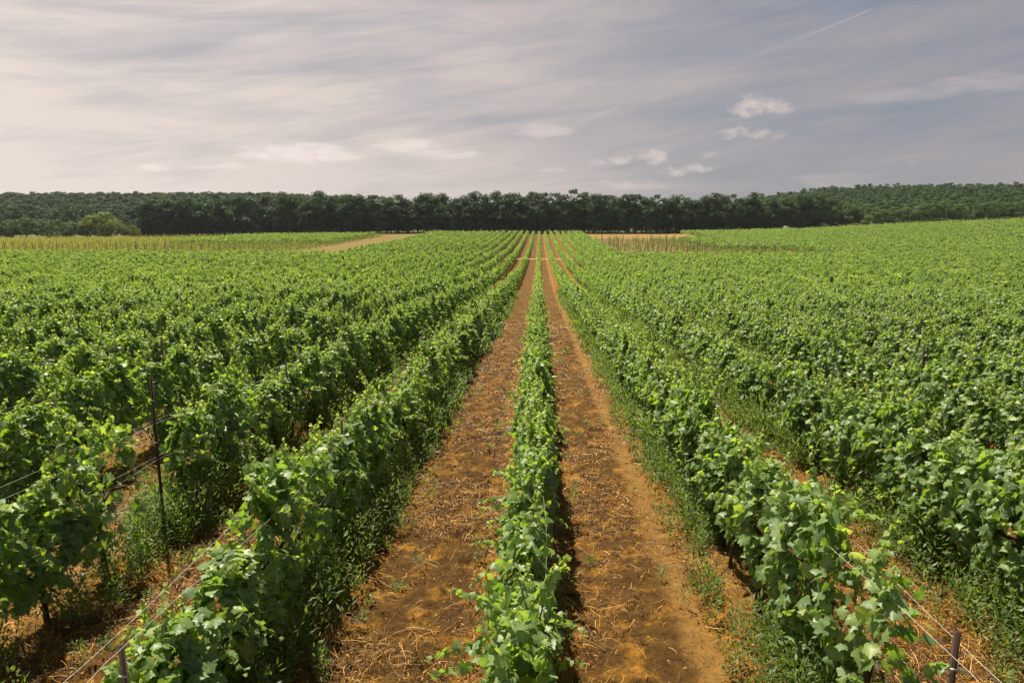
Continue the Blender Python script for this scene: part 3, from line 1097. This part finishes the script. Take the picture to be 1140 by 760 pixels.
def make_tree(seed, H, rad, base, clumps, per, size, style, mat):
    rng = np.random.default_rng(seed)
    P, N, T, S, tone, c = crown_leaves(rng, H, rad, base, clumps, per, size, style)
    V, L, A = leaf_geo(P, N, T, S, tone, FAR, FAR_F, rng)
    crown = mesh_from('tree_crown', V, L, np.full(len(L), 4), mat, {'tone': A})
    g = Geo()
    h = np.linspace(-.4, H * .78, 7)
    wob = np.cumsum(rng.normal(0, .16, (7, 2)), 0) * (h / H)[:, None]
    pts = np.stack([wob[:, 0], wob[:, 1], h], 1)
    r0 = .016 * H + .04
    g.tube(pts, np.linspace(r0, r0 * .22, 7), 7)
    for q in rng.choice(len(c), min(7, len(c)), replace=False):
        e = c[q]
        k = np.clip(np.searchsorted(h, e[2] * .62), 1, 5)
        s = pts[k]
        mid = (s + e) / 2 + np.array([0, 0, .04 * H])
        g.tube([s, mid, e], [r0 * .42, r0 * .28, r0 * .1], 5)
    return crown, g.mesh('tree_trunk', TBARK, True)


OAKS = [make_tree(200 + i, 17.0, 5.2, (.2, .9, 1.8)[i % 3], 50, 80, .46, 'oak', TREE) for i in range(9)]
TALL = [make_tree(240 + i, 17.2, 4.3, .8, 42, 74, .44, 'tall', TREE) for i in range(4)]
BUSH = [make_tree(280 + i, 9.5, 4.8, .1, 30, 100, .38, 'bush', SHRUBM) for i in range(5)]
LOW = [make_tree(300 + i, 4.0, 2.6, .1, 22, 36, .34, 'bush', SHRUBM) for i in range(3)]
LIGHT = [make_tree(320 + i, 11.0, 5.4, .2, 46, 90, .40, 'oak', BRIGHT) for i in range(2)]


def place_tree(kind, proto, X, Y, s, rz, label, group, sx=1.0):
    t = thing(kind, (X, Y, float(ground_z(X, Y))), label, 'tree' if kind.endswith('tree') else 'shrub', group)
    t.rotation_euler = (0, 0, rz)
    t.scale = (s * sx, s * sx, s)
    link('crown', proto[0], t)
    link('trunk', proto[1], t)


def xy_at(px, Y):
    """world X of a photo column on the ground at distance Y"""
    X = 0.0
    for _ in range(6):
        d = F_ + (px - 570) / 760 * R_
        cx, _, _ = project(np.array([X, Y, float(ground_z(X, Y))]))
        X += (px - cx) / 760 * Y
    return X


def place_woods():
    r = random.Random(41)
    front = []
    px = 168.0
    while px < 846:
        front.append((px, 318 + r.uniform(-4, 7)))
        px += r.uniform(8.0, 12.5)
    k = 0
    for px, Y in front:
        k += 1
        X = xy_at(px, Y)
        tall = r.random() < .3
        proto = (TALL if tall else OAKS)[r.randrange(4 if tall else 9)]
        hgt = 1.0 + .05 * math.sin(px * .021 + 1) + r.uniform(-.08, .07) + .19 - (.04 if 660 < px < 830 else 0)
        shape = 'tall narrow' if tall else 'broad round'
        place_tree('oak_tree', proto, X, Y, hgt, r.uniform(0, 6.28), f"{shape} dark tree, {nth(k)} along the front of the woods from the left", 'trees along the front of the woods', r.uniform(.95, 1.15))
    # left end: bushy trees and the sunlit bright one
    lf = [(-6, 268, .75), (12, 272, .95), (30, 270, 1.05), (52, 276, .95), (70, 272, .8), (84, 278, .85), (98, 280, .8)]
    for k, (px, Y, s) in enumerate(lf):
        place_tree('bushy_tree', BUSH[k % 5], xy_at(px, Y), Y, s, r.uniform(0, 6), f"dark green bushy tree, {nth(k + 1)} from the photo's left edge behind the young plot", 'bushy trees behind the young plot')
    place_tree('pale_tree', LIGHT[0], xy_at(116, 281), 281, 1.16, .4, 'bright yellow green tree rising above dark bushes behind the young plot', None, 1.15)
    place_tree('pale_tree', LIGHT[1], xy_at(8, 276), 276, .72, 1.4, 'smaller yellow green tree at the far left photo edge behind dark bushes', None)
    place_tree('pale_tree', LIGHT[1], xy_at(148, 288), 288, .55, 2.4, 'small yellow green tree at the foot of the bare trunked tree', None)
    place_tree('bushy_tree', BUSH[2], xy_at(138, 284), 284, .62, 2.0, 'low dark bush directly right of the bright yellow green tree', None)
    # a leaning open-crowned tree whose bare trunk shows against the far wood
    g = Geo()
    g.tube([(0, 0, -.3), (.1, 0, 4), (-.2, .1, 8), (-.9, .2, 12), (-1.6, 0, 15)], [.42, .36, .3, .22, .1], 8)
    g.tube([(-.2, .1, 8), (.9, .2, 11), (1.6, .3, 14)], [.24, .18, .08], 6)
    g.tube([(-.6, .1, 10.5), (-2.2, .3, 12.3), (-3.2, .2, 13.4)], [.18, .12, .05], 6)
    tr = g.mesh('bare_trunk', TBARK, True)
    rn = np.random.default_rng(77)
    P, N, T, S, tone, _ = crown_leaves(rn, 16.8, 4.0, 10.5, 26, 40, .55, 'oak')
    P[:, 0] -= .7
    V, L, A = leaf_geo(P, N, T, S, tone, FAR, FAR_F, rn)
    cr = mesh_from('open_crown', V, L, np.full(len(L), 4), TREE, {'tone': A})
    place_tree('bare_trunk_tree', (cr, tr), xy_at(161, 312), 312, 1.0, 0, 'tall tree with long bare trunk and open crown beside the bright tree', None)
    # right side: rounder bushy trees coming down the slope
    k = 0
    for px, Y, s, p in ((838, 322, 1.5, 0), (856, 324, 1.55, 1), (874, 324, 1.5, 1), (892, 325, 1.75, 3), (908, 326, 1.7, 4), (924, 328, 1.45, 0), (940, 330, 1.25, 1), (957, 330, 1.2, 2),
                        (974, 318, 1.0, 3), (992, 316, 1.0, 4), (1010, 320, .95, 0), (1028, 322, 1.15, 1), (1046, 322, 1.2, 2), (1064, 322, 1.0, 3), (1082, 324, .95, 4), (1100, 322, 1.1, 0), (1118, 324, 1.0, 1), (1136, 324, 1.05, 2), (1152, 322, 1.0, 3)):
        k += 1
        place_tree('bushy_tree', (OAKS if s > 1.3 else BUSH)[p], xy_at(px, Y), Y, s * (.63 if s > 1.3 else 1), r.uniform(0, 6), f"round bushy tree, {nth(k)} from the parked cars along the slope foot", 'bushy trees at the foot of the right slope', 1.05)
    k = 0
    for px, Y, s in ((962, 310, .9), (1003, 311, .65), (1062, 312, .6), (1092, 313, .55), (1120, 314, .6)):
        k += 1
        place_tree('low_shrub', LOW[k % 3], xy_at(px, Y), Y, s, r.uniform(0, 6), f"low green shrub on the dry grass edge, {nth(k)} from the parked cars", 'low shrubs on the dry grass edge')
    # the wood behind, one far-off mass
    rn = np.random.default_rng(91)
    VV, LL, AA = [], [], []
    base = 0
    protos = []
    for q in range(10):
        st = ('oak', 'oak', 'tall', 'oak', 'bush')[q % 5]
        P, N, T, S, tone, _ = crown_leaves(rn, 17, 4.6, 1.0, 34, 44, .68, st)
        V, L, A = leaf_geo(P, N, T, S, tone, FAR, FAR_F, rn)
        protos.append((V, L, A))
    spots = []
    for Y in np.arange(331, 372, 7.5):                      # depth of the wood behind the front trees
        for px in np.arange(150, 900, 9):
            spots.append((xy_at(px + r.uniform(-4, 4), Y), Y + r.uniform(-3, 3), r.uniform(.85, 1.02)))
    for Y in np.arange(338, 600, 11.0):                     # right slope
        for px in np.arange(835, 1420, 8.0 + (Y - 330) * -.008):
            s = r.triangular(.40, .76, .62) if px > 935 else r.uniform(.60, .78)
            spots.append((xy_at(px + r.uniform(-4, 4), Y), Y + r.uniform(-5, 5), s))
    for Y in np.arange(400, 700, 16.0):                     # far left hill
        for px in np.arange(-240, 420, 8.5):
            spots.append((xy_at(px + r.uniform(-4, 4), Y), Y + r.uniform(-7, 7), r.uniform(.82, 1.0)))
    for px in np.arange(150, 905, 5.0):                     # undergrowth at the foot of the front trees
        Yq = 319 + r.uniform(0, 6)
        spots.append((xy_at(px, Yq), Yq, r.uniform(.20, .36)))
    for px in np.arange(-200, 170, 9):
        spots.append((xy_at(px, 318), 318 + r.uniform(-6, 6), r.uniform(.5, .62)))
    for X, Y, s in spots:
        V, L, A = protos[r.randrange(10)]
        a = r.uniform(0, 6.28)
        ca, sa = math.cos(a), math.sin(a)
        W = np.stack([X + s * 1.05 * (V[:, 0] * ca - V[:, 1] * sa), Y + s * 1.05 * (V[:, 0] * sa + V[:, 1] * ca), float(ground_z(X, Y)) + s * V[:, 2]], 1)
        VV.append(W); LL.append(L + base); AA.append(np.clip(A + r.gauss(0, .19) + (.30 if X > 105 else 0), 0, 1)); base += len(V)
    L = np.concatenate(LL)
    me = mesh_from('woods', np.concatenate(VV), L, np.full(len(L), 4), TREE, {'tone': np.concatenate(AA)})
    tag(link('woods', me), 'dark deciduous wood massed behind the front trees and up the slopes', kind='stuff')


place_woods()


# ------------------------------------------------------------------ small things at the wood's edge
def make_car(X, Y, rz, paint, label, van=False):
    t = thing('parked_van' if van else 'parked_car', (X, Y, float(ground_z(X, Y))), label, 'van' if van else 'car')
    t.rotation_euler = (0, 0, rz)
    L, W = (4.9, 1.9) if van else (4.2, 1.75)
    if van:
        side = [(-L / 2, .35), (L / 2, .35), (L / 2, .95), (L / 2 - .5, 1.15), (L / 2 - 1.2, 1.95), (-L / 2 + .1, 2.05), (-L / 2, 1.9)]
        glass = [(L / 2 - .62, 1.2), (L / 2 - 1.2, 1.82), (L / 2 - 2.1, 1.82), (L / 2 - 2.1, 1.2)]
    else:
        side = [(-L / 2, .35), (L / 2, .35), (L / 2, .72), (L / 2 - 1.05, .92), (L / 2 - 1.75, 1.42), (-L / 2 + .9, 1.45), (-L / 2 + .2, 1.0), (-L / 2, .9)]
        glass = [(L / 2 - 1.2, .95), (L / 2 - 1.78, 1.36), (-L / 2 + 1.0, 1.38), (-L / 2 + .5, 1.0)]
    g = Geo()
    n = len(side)
    V = [(x, s * W / 2 * (1 if z < 1.05 else .86), z) for s in (-1, 1) for x, z in side]
    g.add(V, [tuple(range(n)), tuple(range(n, 2 * n))[::-1]] + [(k, (k + 1) % n, n + (k + 1) % n, n + k)[::-1] for k in range(n)])
    link('body', g.mesh('car_body', paint), t)
    for s in (-1, 1):
        g = Geo()
        n = len(glass)
        V = [(x, s * (W / 2 * (1 if z < 1.05 else .9) + q), z) for q in (-.02, .012) for x, z in glass]
        g.add(V, [tuple(range(n)), tuple(range(n, 2 * n))] + [(k, (k + 1) % n, n + (k + 1) % n, n + k) for k in range(n)])
        link('side_window', g.mesh('car_window', GLASSM), t)
        for x in (-L / 2 + .85, L / 2 - .85):
            g = Geo()
            g.tube([(x, s * (W / 2 - .18), .33), (x, s * (W / 2 + .02), .33)], [.33, .33], 14)
            link('wheel', g.mesh('car_wheel', TYREM), t)


GLASSM = plain('car_glass', (.03, .035, .04), .1)
TYREM = plain('tyre', (.02, .02, .02), .8)
make_car(xy_at(837, 316), 316, 1.75, plain('blue_grey_paint', (.16, .19, .27), .3), 'blue grey car parked before the dark trees at the far vine edge')
make_car(xy_at(849, 315), 315, 1.3, plain('red_paint', (.33, .10, .08), .3), 'dull red car parked right of the blue grey car under the trees')
make_car(xy_at(874, 316), 316, 1.45, plain('white_paint', (.45, .42, .40), .35), 'pale van parked right of the two cars at the far vine edge', True)


def place_fence_posts():
    r = random.Random(8)
    g = Geo()
    g.tube([(0, 0, -.2), (0, 0, 1.55)], [.07, .06], 6)
    g.tube([(0, 0, 1.55), (0, 0, 1.62)], [.06, .02], 6)
    me = g.mesh('fence_post', STAKEM)
    for k, px in enumerate((700, 712, 724, 735, 746, 757, 764)):
        o = link('fence_post', me)
        X = xy_at(px, 311)
        o.location = (X, 311 + r.uniform(-.5, .5), float(ground_z(X, 311)))
        tag(o, f"short grey fence post, {nth(k + 1)} from the left before the woods behind the ochre plot", 'post', 'fence posts before the woods')
    for k, px in enumerate((0, 1, 2, 3)):
        px = (364, 372, 378, 385)[k]
        o = link('fence_post', me)
        X = xy_at(px, 300)
        o.scale = (1.3, 1.3, 1.7)
        o.location = (X, 300, float(ground_z(X, 300)))
        tag(o, f"tall pale post, {nth(k + 1)} from the left before the woods left of the crest", 'post', 'pale posts left of the crest')
    g = Geo()
    g.box((0, 0, .9), (.28, .24, 2.2))
    g.box((0, 0, 2.03), (.34, .30, .08))
    o = link('marker_post', g.mesh('marker_post', plain('white_stone', (.62, .55, .48), .7)))
    X = xy_at(970, 309)
    o.location = (X, 309, float(ground_z(X, 309)))
    tag(o, 'whitish stone marker post on the dry grass beside the shrubs', 'post')


place_fence_posts()


# ------------------------------------------------------------------ the air
def make_haze():
    g = Geo()
    g.box((0, 470, 12), (1900, 1100, 70))
    m, t = material('thin_air')
    out = t.node('ShaderNodeOutputMaterial')
    v = t.node('ShaderNodeVolumePrincipled')
    v.inputs['Color'].default_value = (.80, .88, 1.0, 1)
    v.inputs['Density'].default_value = 0.00006
    v.inputs['Anisotropy'].default_value = 0.2
    t.link(v.outputs[0], out.inputs['Volume'])
    tag(link('haze', g.mesh('haze', m)), 'thin pale summer haze over the field', kind='stuff')


make_haze()
